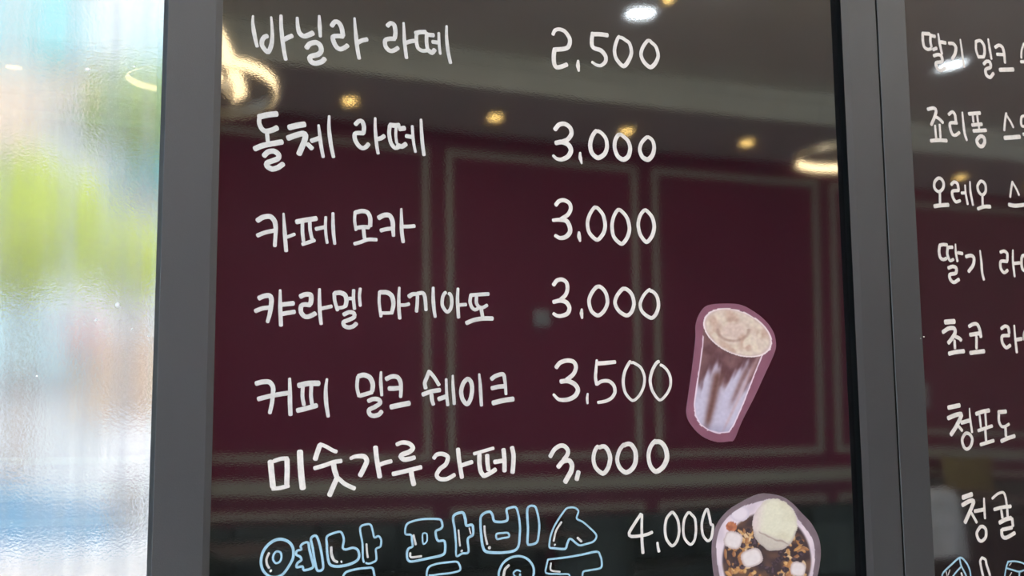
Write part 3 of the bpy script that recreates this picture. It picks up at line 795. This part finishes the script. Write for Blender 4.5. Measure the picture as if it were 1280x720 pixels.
# ------------------------------------------------------------------ printed stickers (flat prints stuck on the first board)
def print_mat():
    m = bpy.data.materials.new('laminated_print'); m.use_nodes = True; t = m.node_tree; b = t.nodes['Principled BSDF']
    v = t.nodes.new('ShaderNodeVertexColor'); v.layer_name = 'print'; t.links.new(v.outputs[0], b.inputs['Base Color'])
    b.inputs['Roughness'].default_value = .38; return m
M_print = print_mat()
def sm(a, b, x): t = min(1, max(0, (x - a) / (b - a))); return t * t * (3 - 2 * t)
def mixc(a, b, t): return tuple(a[i] * (1 - t) + b[i] * t for i in range(3))
from mathutils import noise as mn
def nz(x, y, s, k=0): return mn.noise(Vector((x * s, y * s, k * 7.3)))
def catmull_closed(p, n):
    out = []; m = len(p)
    for i in range(m):
        p0, p1, p2, p3 = p[i - 1], p[i], p[(i + 1) % m], p[(i + 2) % m]
        for k in range(n):
            t = k / n; f = lambda a, b, c, d: .5 * (2 * b + (c - a) * t + (2 * a - 5 * b + 4 * c - d) * t * t + (3 * b - a - 3 * c + d) * t ** 3)
            out.append((f(p0[0], p1[0], p2[0], p3[0]), f(p0[1], p1[1], p2[1], p3[1])))
    return out
def sticker(name, outline, centre, org, sc, paint, label, rings, cuts):
    ol = catmull_closed(outline, cuts); n = len(ol)
    vs, fs, cols = [], [], []
    cx_, cy_ = centre
    def put(x, y, lift):
        a, z = bd1.hit(org[0] + x / sc, org[1] + y / sc, .0003); vs.append(bd1.pt(a, z, bd1.gl(a, z) + lift))
        c = paint(x, y); cols.append(tuple(q * .76 for q in lin(*[min(255, max(0, q)) for q in c])[:3]) + (1,))
    put(cx_, cy_, .0005)
    for j in range(1, rings + 1):
        t = j / rings
        for (x, y) in ol: put(cx_ + (x - cx_) * t, cy_ + (y - cy_) * t, .0005)
    for (x, y) in ol: put(x, y, .00005)
    for i in range(n): fs.append((0, 1 + i, 1 + (i + 1) % n))
    for j in range(rings):
        A = 1 + j * n; Bq = A + n
        for i in range(n): fs.append((A + i, Bq + i, Bq + (i + 1) % n, A + (i + 1) % n))
    me = bpy.data.meshes.new(name); c0 = vs[0].copy(); me.from_pydata([tuple(v - c0) for v in vs], [], fs); me.update()
    ca = me.color_attributes.new('print', 'FLOAT_COLOR', 'POINT')
    ca.data.foreach_set('color', [c for q in cols for c in q]); me.materials.append(M_print)
    o = bpy.data.objects.new(name, me); C.objects.link(o); o.location = c0
    return tag(o, label, 'sticker', 'food photo stickers on the menu board')

CUP_OUT = [(150, 76), (210, 67), (290, 71), (350, 100), (402, 142), (435, 190), (446, 240), (438, 282), (402, 362), (352, 470), (300, 572), (268, 648), (245, 658), (190, 660), (130, 636), (85, 592), (62, 542), (68, 470), (85, 350), (100, 220), (101, 160), (118, 110)]
def in_poly(x, y, P):
    c = False; j = len(P) - 1
    for i in range(len(P)):
        if (P[i][1] > y) != (P[j][1] > y) and x < (P[j][0] - P[i][0]) * (y - P[i][1]) / (P[j][1] - P[i][1]) + P[i][0]: c = not c
        j = i
    return c
def edge_d(x, y, P):
    m = 1e9; j = len(P) - 1
    for i in range(len(P)):
        ax, ay = P[j]; bx, by = P[i]; dx, dy = bx - ax, by - ay; t = max(0, min(1, ((x - ax) * dx + (y - ay) * dy) / (dx * dx + dy * dy + 1e-9)))
        m = min(m, math.hypot(x - ax - dx * t, y - ay - dy * t)); j = i
    return m
CUP_BODY = [(133, 175), (128, 250), (110, 380), (92, 500), (98, 548), (120, 588), (155, 612), (200, 625), (245, 620), (268, 585), (310, 490), (350, 385), (388, 290), (425, 262), (300, 180)]
def paint_cup(x, y):
    a = math.radians(24); dx, dy = x - 281, y - 192
    u = (dx * math.cos(a) + dy * math.sin(a)) / 156; v = (-dx * math.sin(a) + dy * math.cos(a)) / 92
    r = math.hypot(u, v)
    if r < 1.0:
        base = mixc((226, 205, 188), (205, 172, 152), sm(-.2, .5, nz(x, y, .018)))
        base = mixc(base, (232, 214, 192), sm(0, .5, nz(x, y, .035, 1)))
        lump = math.hypot((x - 262) / 62, (y - 182) / 42); base = mixc((222, 196, 182), base, sm(.55, 1.0, lump)) if lump < 1 else base
        sh = sm(.85, 1.05, lump) * (1 - sm(1.05, 1.3, lump)) * (1 if y > 175 else .3); base = mixc(base, (168, 135, 122), sh * .7)
        k = nz(x, y, .09, 2); base = tuple(c + 14 * k for c in base)
        rim = sm(.86, .95, r); base = mixc(base, (205, 178, 172), rim * .5)
        return mixc(base, (250, 232, 232), sm(.935, .975, r))
    if in_poly(x, y, CUP_BODY):
        t = (y - 230) / 390
        # position across the tapered body
        xl = 133 - (y - 175) * .115; xr = 425 - (y - 262) * .5 - 20; s = (x - xl) / max(40, xr - xl)
        dark = (98, 62, 66); milk = (205, 196, 214); brown = (128, 92, 92)
        lev = .36 + .13 * math.sin(s * 13 + 1.0) + .10 * nz(s * 30, 0, .5, 3)
        c = mixc(mixc(dark, brown, sm(-.3, .5, nz(x, y, .02, 4))), milk, sm(lev - .10, lev + .12, t + .06 * nz(x, y, .03, 5)))
        st = math.exp(-((s - .36 - .10 * (t - .4)) / .10) ** 2) * sm(.25, .4, t) * (1 - .35 * sm(.8, 1, t)); c = mixc(c, (110, 70, 62), st * .92)
        st = math.exp(-((s - .83) / .06) ** 2) * sm(.2, .35, t) * (1 - sm(.55, .8, t)); c = mixc(c, (135, 98, 96), st * .8)
        st = math.exp(-((s - .93) / .04) ** 2); c = mixc(c, (205, 168, 168), st * .6)
        bot = sm(560, 615, y + (x - 100) * -.1); c = mixc(c, (150, 145, 170), bot * .6)
        k = nz(x, y, .07, 6); c = tuple(q + 10 * k for q in c)
        d = edge_d(x, y, CUP_BODY)
        return mixc((245, 222, 232), c, sm(3, 7.5, d)) if y > 205 else c
    return tuple(q + 8 * nz(x, y, .02, 7) for q in (140, 88, 106))
sticker('drink_sticker', CUP_OUT, (250, 360), (840, 360), 3.431, paint_cup, 'cutout photo sticker of a layered coffee cup with foam, mauve border', 80, 11)

BING_OUT = [(520, 100), (640, 122), (720, 172), (790, 245), (862, 322), (915, 420), (935, 515), (930, 620), (905, 740), (850, 900), (720, 1040), (500, 1090), (280, 1030), (175, 880), (135, 720), (118, 560), (124, 440), (160, 325), (240, 228), (350, 158), (440, 115)]
BING_ART = [(150, 480), (170, 380), (215, 300), (290, 235), (370, 190), (430, 175), (480, 160), (540, 142), (610, 140), (670, 165), (725, 215), (762, 290), (820, 360), (868, 430), (892, 520), (890, 620), (870, 740), (820, 880), (700, 1000), (500, 1050), (300, 990), (215, 860), (180, 740), (155, 600)]
random.seed(11)
FLAKES = []
for k in range(170):
    a = random.uniform(0, 2 * math.pi); r = random.uniform(.45, .98); x = 530 + 330 * r * math.cos(a); y = 590 + 300 * r * math.sin(a)
    FLAKES.append((x, y, random.uniform(18, 42), random.uniform(9, 18), random.uniform(0, math.pi), random.choice([(205, 150, 90), (222, 172, 110), (190, 132, 78), (232, 196, 150), (170, 115, 75)])))
CHOC = [(530 + 320 * math.cos(a) * r, 560 + 260 * math.sin(a) * r, s) for a, r, s in [(random.uniform(0, 6.28), random.uniform(.3, .9), random.uniform(12, 26)) for _ in range(75)]]
MALLOW = [(278, 450, 68, 64, .3), (418, 583, 80, 66, -.35), (765, 668, 58, 54, .2), (605, 1000, 50, 40, 0)]
def paint_bing(x, y):
    if not in_poly(x, y, BING_ART): return tuple(q + 10 * nz(x, y, .02, 3) for q in (128, 110, 116))
    r = math.hypot((x - 530) / 345, (y - 610) / (330 if y > 610 else 380))
    if r > 1.0 or edge_d(x, y, BING_ART) < 14: c = mixc((238, 220, 226), (205, 188, 198), sm(-.3, .4, nz(x, y, .01, 1)) * .6)
    else:
        c = mixc((66, 52, 56), (112, 84, 68), sm(-.2, .4, nz(x, y, .012, 2)))
        for fx, fy, a, b, th, col in FLAKES:
            dx, dy = x - fx, y - fy
            if abs(dx) < 50 and abs(dy) < 50:
                u = (dx * math.cos(th) + dy * math.sin(th)) / a; v = (-dx * math.sin(th) + dy * math.cos(th)) / b; q = math.hypot(u, v)
                if q < 1: c = mixc(mixc(col, (250, 222, 180), max(0, -v) * .5), (120, 78, 50), sm(.75, 1, q) * .6)
        for fx, fy, s in CHOC:
            if math.hypot(x - fx, (y - fy) * 1.2) < s: c = mixc((62, 50, 56), (98, 80, 90), sm(0, .5, nz(x, y, .06, 4)))
        c = mixc(c, (238, 220, 226), sm(.93, 1.0, r))
    # white chunk behind
    q = math.hypot((x - 325) / 75, (y - 250) / 62)
    if q < 1: c = mixc((240, 226, 232), (205, 190, 205), sm(.6, 1, q) * .6)
    if math.hypot((x - 265) / 42, (y - 350) / 38) < 1: c = mixc((205, 130, 90), (170, 100, 75), sm(-.3, .3, nz(x, y, .04, 8)))
    for fx, fy, a, b, th in MALLOW:
        dx, dy = x - fx, y - fy; u = abs(dx * math.cos(th) + dy * math.sin(th)) / a; v = abs(-dx * math.sin(th) + dy * math.cos(th)) / b; q = (u ** 3 + v ** 3) ** (1 / 3)
        if q < 1: c = mixc((240, 228, 224), (196, 172, 166), sm(.7, 1, q) * .8 + .12 * (nz(x, y, .05, 9)))
    # ice cream scoop
    u = (x - 590) / 168; v = (y - 335) / 195; q = math.hypot(u, v) + .05 * nz(x, y, .02, 11)
    if q < 1:
        c = mixc((236, 230, 204), (226, 218, 190), sm(-.3, .5, nz(x, y, .012, 12)))
        c = mixc((234, 214, 210), c, sm(430, 530, x + .15 * (y - 300)))
        low = sm(60, 130, (y - 300) - .35 * (x - 480)); cr = nz(x, y, .03, 13)
        c = mixc(c, (206, 192, 182), low * .75); c = tuple(k + 7 * nz(x, y, .07, 14) + 4 * cr for k in c)
        rd = abs((y - 395) - .42 * (x - 480) - 14 * nz(x, y, .02, 15)); c = mixc((172, 152, 144), c, sm(0, 10, rd)) if x > 470 and x < 720 else c
        c = mixc(c, (188, 172, 165), sm(.86, 1.0, q) * (.7 if y > 380 else .25))
    return c
sticker('dessert_sticker', BING_OUT, (525, 590), (870, 600), 6.0, paint_bing, 'cutout photo sticker of shaved ice with ice cream scoop, marshmallows and cereal', 85, 12)

# ------------------------------------------------------------------ ceiling fittings
def fill_panel(x, y, i):  # unseen fixture added around each fill light
    e = empty('added_fill_panel', (x, y, 3.575), ['unseen fill panel added to the ceiling nearest the side window', 'middle one of the three unseen fill panels added to the ceiling', 'unseen fill panel added to the ceiling farthest from the side window'][i], 'ceiling light', 'unseen fill panels near the boards')
    b = B(); b.box(x - .6, x + .6, y - .3, y - .26, 3.545, 3.58).box(x - .6, x + .6, y + .26, y + .3, 3.545, 3.58).box(x - .6, x - .56, y - .26, y + .26, 3.545, 3.58).box(x + .56, x + .6, y - .26, y + .26, 3.545, 3.58)
    attach(b.out('housing', M_white), e)
    attach(B().box(x - .56, x + .56, y - .26, y + .26, 3.56, 3.575).out('diffuser', M_fill_panel), e)
for i, (x, y) in enumerate(FILL_PANELS): fill_panel(x, y, i)

def disc_light(x, y, z, r, m, name, label, group):
    e = empty(name, (x, y, z), label, 'ceiling light', group)
    b = B(); n = 28
    o = bm_ring(x, y, z, r, r * 1.22, .006, M_white if m is M_cold else M_ring_metal); attach(o, e)
    attach(B().cyl((x, y, z - .003), (x, y, z), r, n=28).out('lens', m), e)
    return e
def bm_ring(cx_, cy_, z, r0, r1, h, m, name='trim_ring', n=40):
    vs, fs = [], []
    for i in range(n):
        a = 2 * math.pi * i / n; c, s = math.cos(a), math.sin(a)
        for r, zz in ((r0, z), (r0, z - h), (r1, z - h), (r1, z)): vs.append((cx_ + r * c, cy_ + r * s, zz))
    for i in range(n):
        j = (i + 1) % n
        for k in range(4): fs.append((i * 4 + k, i * 4 + (k + 1) % 4, j * 4 + (k + 1) % 4, j * 4 + k))
    o = mesh_obj(name, vs, fs, m, smooth=False); return o
ORD = ['first', 'second', 'third', 'fourth', 'fifth', 'sixth', 'seventh', 'eighth', 'ninth', 'tenth', 'eleventh', 'twelfth']
d0 = disc_light(1.78, -5.545, ZS, .045, M_down, 'downlight', 'amber recessed soffit downlight over the plum wall, third from the side window', 'amber downlights in the soffit')
for k in range(-2, 10):
    if k == 0: continue
    c = copy_tree(d0); c.location.x = 1.78 + .957 * k + (.3 if k > 4 else 0); c['label'] = 'amber recessed soffit downlight over the plum wall, %s from the side window' % ORD[k + 2]
for x, y, l in ((2.99, -4.083, 'round cool white ceiling light above the prices'), (5.74, -3.9, 'round cool white ceiling light mirrored in the right board')):
    disc_light(x, y, ZC, .082, M_cold, 'ceiling_spotlight', l, 'cool white ceiling lights')
disc_light(3.03, -3.86, ZC, .028, M_down, 'ceiling_spotlight', 'tiny amber ceiling spot beside the cool white light', 'small amber spots')

def ring_pendant(centre, r, h, tilt_x, tilt_y, inner, label, wires=True):
    e = empty('ring_pendant_lamp', (centre[0], centre[1], ZC), label, 'pendant lamp', 'LED ring pendants')
    Rm = Matrix.Rotation(tilt_y, 3, 'Y') @ Matrix.Rotation(tilt_x, 3, 'X'); c0 = Vector(centre)
    def ring(ra, rb, z0, z1, name, m, n=72):
        vs, fs = [], []
        for i in range(n):
            a = 2 * math.pi * i / n; c, s = math.cos(a), math.sin(a)
            for rr, zz in ((ra, z0), (ra, z1), (rb, z1), (rb, z0)): vs.append(c0 + Rm @ Vector((rr * c, rr * s, zz)))
        for i in range(n):
            j = (i + 1) % n
            for k in range(4): fs.append((i * 4 + k, i * 4 + (k + 1) % 4, j * 4 + (k + 1) % 4, j * 4 + k))
        o = mesh_obj(name, vs, fs, m); attach(o, e); return o
    if inner:
        ring(r, r + .012, -h / 2, h / 2, 'ring_band', M_ring_metal); ring(r - .005, r - .0002, -h * .45, h * .45, 'led_strip', M_warm)
    else:
        ring(r - .012, r, -h / 2, h / 2, 'ring_band', M_ring_metal); ring(r + .0002, r + .005, -h * .45, h * .45, 'led_strip', M_warm)
    for k in range(3):
        a = 2.1 * k + .4; p = c0 + Rm @ Vector((r * math.cos(a), r * math.sin(a), h / 2))
        attach(B().cyl(p, (centre[0] + .03 * math.cos(a), centre[1] + .03 * math.sin(a), ZC - .02), .0007, n=5).out('suspension_wire', M_metal), e)
    attach(B().cyl((centre[0], centre[1], ZC - .025), (centre[0], centre[1], ZC), .06, n=24).out('ceiling_rose', M_ring_metal), e)
    return e
p = seen(1058, 196, -3.5); ring_pendant((p.x, p.y, p.z), .26, .040, 0, 0, True, 'LED ring pendant mirrored at the right edge of the centre board')
p = seen(281, 111, -3.0); ring_pendant((p.x, p.y, p.z), .19, .045, math.radians(13), math.radians(0), False, 'LED ring pendant mirrored at the upper left of the centre board')
p = seen(270, 62, -3.6); ring_pendant((p.x, p.y, p.z), .22, .06, math.radians(-6), math.radians(60), False, 'steeply tilted LED ring pendant crossing another ring')
p = seen(221, 89, -2.4); ring_pendant((p.x, p.y, p.z), .145, .02, 0, 0, True, 'slim LED ring pendant mirrored in the window')

# ------------------------------------------------------------------ things on and along the plum wall
p = seen(675, 395, YB)
e = empty('wall_speaker', (p.x, YB, p.z), 'small square grey speaker on the plum wall', 'speaker')
attach(B().box(p.x - .055, p.x + .055, YB + .004, YB + .05, p.z - .055, p.z + .055, bev=.01).out('cabinet', M_lightgrey), e)
attach(B().cyl((p.x, YB + .05, p.z), (p.x, YB + .053, p.z), .04, n=24).out('grille', M_grey), e)
o = B().box(7.68, 7.86, YB + .0, YB + .012, 1.38, 1.60, bev=.003).out('wall_notice', M_lightgrey); tag(o, 'small pale rectangular wall plate mirrored in the right board', 'wall plate')
def banquette(x0, x1, label):
    e = empty('banquette', ((x0 + x1) / 2, -5.65, 0), label, 'bench', 'dark green wall benches')
    attach(B().box(x0 + .02, x1 - .02, -5.9, -5.42, 0.0, .34).out('plinth', M_metal), e)
    attach(B().box(x0, x1, -5.9, -5.38, .34, .47, bev=.03).out('seat', M_green, smooth=True), e)
    n = int((x1 - x0) / .45); w_ = (x1 - x0) / n
    for i in range(n): attach(B().box(x0 + w_ * i + .005, x0 + w_ * (i + 1) - .005, -5.955, -5.83, .47, .78, bev=.025).out('back_cushion', M_green, smooth=True), e)
banquette(.1, 3.2, 'dark green banquette nearest the side window'); banquette(3.3, 6.4, 'dark green banquette in the middle of the plum wall'); banquette(6.5, 9.6, 'dark green banquette farthest from the side window')
def table(x, y):
    e = empty('cafe_table', (x, y, 0), 'small square dark cafe table, nearest the side window', 'table', 'cafe tables in a row')
    attach(B().box(x - .34, x + .34, y - .34, y + .34, .72, .75, bev=.006).out('table_top', M_wood), e)
    attach(B().cyl((x, y, .02), (x, y, .72), .03, n=16).out('leg', M_metal, smooth=True), e)
    attach(B().cyl((x, y, 0), (x, y, .02), .23, n=28).out('foot_plate', M_metal), e)
    return e
def chair(x, y):
    e = empty('cafe_chair', (x, y, 0), 'dark upholstered cafe chair at the table nearest the side window', 'chair', 'cafe chairs in a row')
    attach(B().box(x - .21, x + .21, y - .21, y + .21, .42, .47, bev=.02).out('seat', M_green, smooth=True), e)
    b = B(); n = 9
    for i in range(n):
        a = math.pi * (.15 + .7 * i / n); a2 = math.pi * (.15 + .7 * (i + 1) / n)
        b.prism([(x + .21 * math.cos(a), y + .23 * math.sin(a)), (x + .21 * math.cos(a2), y + .23 * math.sin(a2)), (x + .235 * math.cos(a2), y + .255 * math.sin(a2)), (x + .235 * math.cos(a), y + .255 * math.sin(a))], 'z', .56, .82)
    attach(b.out('backrest', M_green), e)
    for sx in (-1, 1):
        for sy in (-1, 1):
            attach(B().cyl((x + .2 * sx, y + .2 * sy, 0), (x + .17 * sx, y + .17 * sy, .43), .011, .014, n=10).out('leg', M_metal, smooth=True), e)
        attach(B().cyl((x + .17 * sx, y + .18, .45), (x + .15 * sx, y + .2, .6), .010, n=8).out('back_post', M_metal), e)
    return e
t0 = table(1.2, -4.75); c0 = chair(1.2, -4.15)
for k in range(1, 5):
    t = copy_tree(t0); t.location.x = 1.2 + 1.45 * k; t['label'] = 'small square dark cafe table, %s along the green benches' % ORD[k]
    c = copy_tree(c0); c['label'] = 'dark upholstered cafe chair at the %s table' % ORD[k]; c.location.x = 1.2 + 1.45 * k; c.rotation_euler.z = 0 if k == 3 else random.uniform(-.2, .2)
def cushion(x, z, m, name, label, w_=.36, h=.3):
    vs, fs = [], []; n = 14
    for side in (1, -1):
        for j in range(n + 1):
            for i in range(n + 1):
                u = i / n * 2 - 1; v = j / n * 2 - 1; th = .055 * (max(0, (1 - u ** 4)) * max(0, (1 - v ** 4))) ** .5
                vs.append((x + u * w_ / 2 * (1 - .06 * (1 - v * v)), -5.76 + side * th, z + h / 2 + v * h / 2 * (1 - .06 * (1 - u * u))))
    N = (n + 1) ** 2
    for s_ in (0, 1):
        for j in range(n):
            for i in range(n):
                k = s_ * N + j * (n + 1) + i; f_ = (k, k + 1, k + n + 2, k + n + 1); fs.append(f_ if s_ else f_[::-1])
    o = mesh_obj(name, [(a - x, b + 5.76, c - z) for a, b, c in vs], fs, m, smooth=True); o.location = (x, -5.76, z); return tag(o, label, 'cushion')
cushion(8.0, .60, M_yellow, 'cushion', 'large mustard cushion propped on the far green bench', .62, .38)
vs, fs = [], []; jx, jy = 5.55, -4.15; NA, NH = 26, 16
for side in (0, 1):
    for j in range(NH + 1):
        for i in range(NA + 1):
            a = math.pi * (.10 + .80 * i / NA); t = j / NH
            if t < .6: z = .44 + (.845 - .44) * t / .6; r = .262
            elif t < .75: z = .845 + .012 * math.sin((t - .6) / .15 * math.pi); r = .262 - .075 * (t - .6) / .15
            else: z = .845 - .22 * (t - .75) / .25; r = .187
            f_ = .012 * math.sin(9 * a + 2 * z * 6) * (1 - .7 * min(1, t / .6)) + .008 * mn.noise(Vector((a * 4, z * 9, 0)))
            r += f_ * (1 if t < .6 else .4) + (.012 if side == 0 else 0) * (1 if t < .6 else -1) ; z += (.012 if side == 0 else 0) * (1 if .6 <= t < .75 else 0) - (.03 * math.sin(a * 3) if t < .1 else 0)
            vs.append((r * math.cos(a), r * 1.08 * math.sin(a), z))
NN = (NA + 1) * (NH + 1)
for side in (0, 1):
    for j in range(NH):
        for i in range(NA):
            k = side * NN + j * (NA + 1) + i; f_ = (k, k + 1, k + NA + 2, k + NA + 1); fs.append(f_ if side else f_[::-1])
o = mesh_obj('jacket', vs, fs, M_lightgrey, smooth=True); o.location = (jx, jy, 0); tag(o, 'pale grey jacket draped over the back of the fourth cafe chair', 'jacket')
# a service counter beyond, mirrored low in the right board
e = empty('service_counter', (9.0, -3.6, 0), 'pale fronted service counter at the right end of the cafe', 'counter')
attach(B().box(8.3, 10.2, -3.9, -3.3, 0, .9).out('counter_body', M_lightgrey), e); attach(B().box(8.25, 10.25, -3.95, -3.25, .9, .94, bev=.006).out('counter_top', M_wood), e)

# ------------------------------------------------------------------ outside the shop window
M_pave = mat('sunlit_pale_paving', (0.62, 0.61, 0.58), .85, noise=.12, nscale=3)
M_render = mat('pale_blue_grey_render', (0.52, 0.57, 0.60), .8, noise=.08, nscale=1)
M_beige = mat('beige_render', (0.58, 0.48, 0.38), .8, noise=.1, nscale=1)
M_turq = mat('turquoise_panel', (0.16, 0.50, 0.55), .6)
M_skyglass = mat('pale_blue_pane', (0.38, 0.56, 0.62), .15)
M_pillar = mat('white_pillar_paint', (0.72, 0.74, 0.75), .7)
M_leaf = mat('yellow_green_leaf', (0.56, 0.66, 0.13), .6, noise=.35, nscale=6)
M_leaf2 = mat('muted_green_leaf', (0.38, 0.52, 0.20), .6, noise=.35, nscale=6)
M_bark = mat('bark', (0.20, 0.15, 0.11), .9, noise=.3, nscale=20)
M_car = mat('pale_blue_car_paint', (0.15, 0.31, 0.45), .3, Coat_Weight=.6)
M_tyre = mat('tyre', (.03, .03, .03), .8)
M_carglass = mat('car_glass', (.20, .32, .42), .1)
M_parapet = mat('white_masonry', (0.85, 0.85, 0.84), .8, noise=.04, nscale=8)
M_pink = mat('dusty_pink_awning', (0.50, 0.30, 0.30), .8)
structure(B().box(-30, 40, .27, 60, -.27, -.15).box(-30, XL - .15, -20, .27, -.27, -.15).out('ground', M_pave), 'sunlit pale pavement outside the window')
def opx(px, py, y): return on_y(px, py, y)
# parapet
zt = opx(100, 688, 3.7).z
e = empty('garden_wall', (1, 3.7, -.15), 'low white masonry wall in the sun outside the window', 'wall')
attach(B().box(-4, 5, 3.7, 3.9, -.15, zt - .04).out('wall_body', M_parapet), e); attach(B().box(-4.02, 5.02, 3.66, 3.94, zt - .04, zt, bev=.008).out('coping', M_parapet), e)
# blue van
def van(x0, y, L=4.3, H=1.75):
    e = empty('van', (x0 + L / 2, y + .85, -.15), 'pale blue van parked beyond the low white wall', 'car'); g = -.15
    prof = [(0, .35), (0, .95), (.12, 1.15), (.35, H - .1), (.6, H), (L - 1.5, H), (L - .95, 1.22), (L - .15, 1.02), (L, .8), (L, .35), (L - .45, .3), (.45, .3)]
    attach(B().prism([(x0 + a, g + b) for a, b in prof], 'y', y, y + 1.7).out('body', M_car), e)
    for a, b, c, d in ((.5, 1.3, 1.2, H - .13), (1.4, 2.7, 1.2, H - .13)):
        attach(B().box(x0 + a, x0 + b, y - .006, y + .01, g + c, g + d, bev=.003).out('side_window', M_carglass), e)
    attach(B().prism([(x0 + L - 1.5, g + H - .08), (x0 + L - .98, g + 1.2), (x0 + L - 1.5, g + 1.2)], 'y', y - .006, y + .01).out('quarter_window', M_carglass), e)
    for a in (.85, L - .85):
        w_ = attach(B().cyl((x0 + a, y - .02, g + .33), (x0 + a, y + .2, g + .33), .33, n=32).out('wheel', M_tyre, smooth=True), e)
        attach(B().cyl((x0 + a, y - .03, g + .33), (x0 + a, y, g + .33), .19, n=24).out('hub_cap', M_alu, smooth=True), w_)
    for a in (1.35, 2.75): attach(B().box(x0 + a, x0 + a + .015, y - .003, y + .005, g + .42, g + 1.15).out('door_seam', M_tyre), e)
    attach(B().box(x0 + 1.9, x0 + 2.05, y - .025, y, g + 1.05, g + 1.08, bev=.005).out('door_handle', M_alu), e)
van(opx(172, 600, 6.2).x - 4.3, 6.2)
# white box sign on a post
p0 = opx(131, 600, 5.2); p1 = opx(230, 527, 5.2)
e = empty('street_signboard', ((p0.x + p1.x) / 2, 5.2, -.15), 'blank white rectangular signboard on posts in bright sun', 'sign')
attach(B().box(p0.x, p1.x, 5.18, 5.24, p0.z, p1.z, bev=.008).out('board', M_pillar), e)
for xx in (p0.x + .06, p1.x - .06): attach(B().cyl((xx, 5.25, -.15), (xx, 5.25, p1.z), .018, n=10).out('post', M_alu), e)
# building across the street
e = empty('building', (2, 15, -.15), 'pale building with turquoise panels and white pillars across the street', 'building')
attach(B().box(-9, 14, 15, 20, -.15, 9.5).out('wall', M_render), e)
def slab(pa, pb, m, name, y=14.95, d=.2):
    a = opx(*pa, y); b = opx(*pb, y); attach(B().box(min(a.x, b.x), max(a.x, b.x), y - d, y + .1, min(a.z, b.z), max(a.z, b.z)).out(name, m), e)
slab((44, -40), (84, 78), M_turq, 'cladding_panel'); slab((152, 30), (260, 92), M_skyglass, 'window'); slab((86, 25), (124, 80), M_skyglass, 'window')
slab((128, -40), (147, 92), M_pillar, 'pillar', d=.5); slab((-40, 92), (38, 190), M_beige, 'rendered_bay'); slab((-60, -40), (-10, 80), M_turq, 'cladding_panel')
slab((150, 195), (260, 240), M_turq, 'shop_fascia'); slab((75, 92), (128, 150), M_beige, 'rendered_bay')
slab((100, 425), (240, 520), M_beige, 'shop_front'); slab((-60, 385), (95, 470), M_skyglass, 'shop_window'); slab((85, 400), (115, 440), M_pink, 'awning', d=.8)
slab((168, 440), (178, 475), M_pink, 'banner')
# trees
def tree(px, py, y, rx, rz, n, leafm, label, seed):
    rnd = random.Random(seed); c = opx(px, py, y)
    e = empty('street_tree', (c.x, c.y, -.15), label, 'tree', 'street trees across the road')
    b = B(); b.cyl((c.x, c.y, -.15), (c.x + .03, c.y, c.z), .09, .05, n=12)
    for k in range(6):
        a = k * 1.1; b.cyl((c.x + .02, c.y, c.z - .5 * rz), (c.x + rx * .6 * math.cos(a), c.y + rx * .5 * math.sin(a), c.z + rz * (.1 + .1 * (k % 3))), .03, .008, n=6)
    attach(b.out('trunk', M_bark), e)
    vs, fs = [], []
    for k in range(n):
        while True:
            u, v, w_ = (rnd.uniform(-1, 1) for _ in range(3)); q = u * u + v * v + w_ * w_
            if .15 < q < 1 and mn.noise(Vector((u * 2.2 + seed, v * 2.2, w_ * 2.2))) > -.25: break
        p = Vector((c.x + u * rx, c.y + v * rx, c.z + w_ * rz)); s = rnd.uniform(.04, .08)
        d1 = Vector((rnd.gauss(0, 1), rnd.gauss(0, 1), rnd.gauss(0, 1))).normalized(); d2 = d1.orthogonal().normalized()
        k0 = len(vs); vs += [p - d1 * s, p + d2 * s * .5, p + d1 * s, p - d2 * s * .5]; fs.append((k0, k0 + 1, k0 + 2, k0 + 3))
    o = mesh_obj('foliage', vs, fs, leafm); o['kind'] = 'stuff'; attach(o, e)
tree(30, 285, 10.5, .90, .72, 2600, M_leaf, 'bright yellow green street tree at the left', 3)
tree(165, 325, 12.4, .50, .50, 1100, M_leaf, 'smaller yellow green street tree beside the board edge', 5)
tree(180, 140, 13.8, .80, .60, 2200, M_leaf2, 'muted green taller street tree behind the others', 8)
# dust specks on the window film; the second paints a small mirrored lamp
for k, (px_, py_, r) in enumerate([(147, 381, .0024), (110, 87, .002), (168, 83, .0012), (120, 400, .0012), (165, 412, .001), (186, 420, .001), (46, 470, .0009)]):
    p = on_y(px_, py_, .0355); b = B(); g = bmesh.ops.create_icosphere(b.bm, subdivisions=2, radius=r)['verts']
    for v in g: v.co = Vector((v.co.x * (1 + .3 * (k % 2)), v.co.y * .3, v.co.z)) + p
    o = b.out('dust_and_glint_speck', M_white, w1)
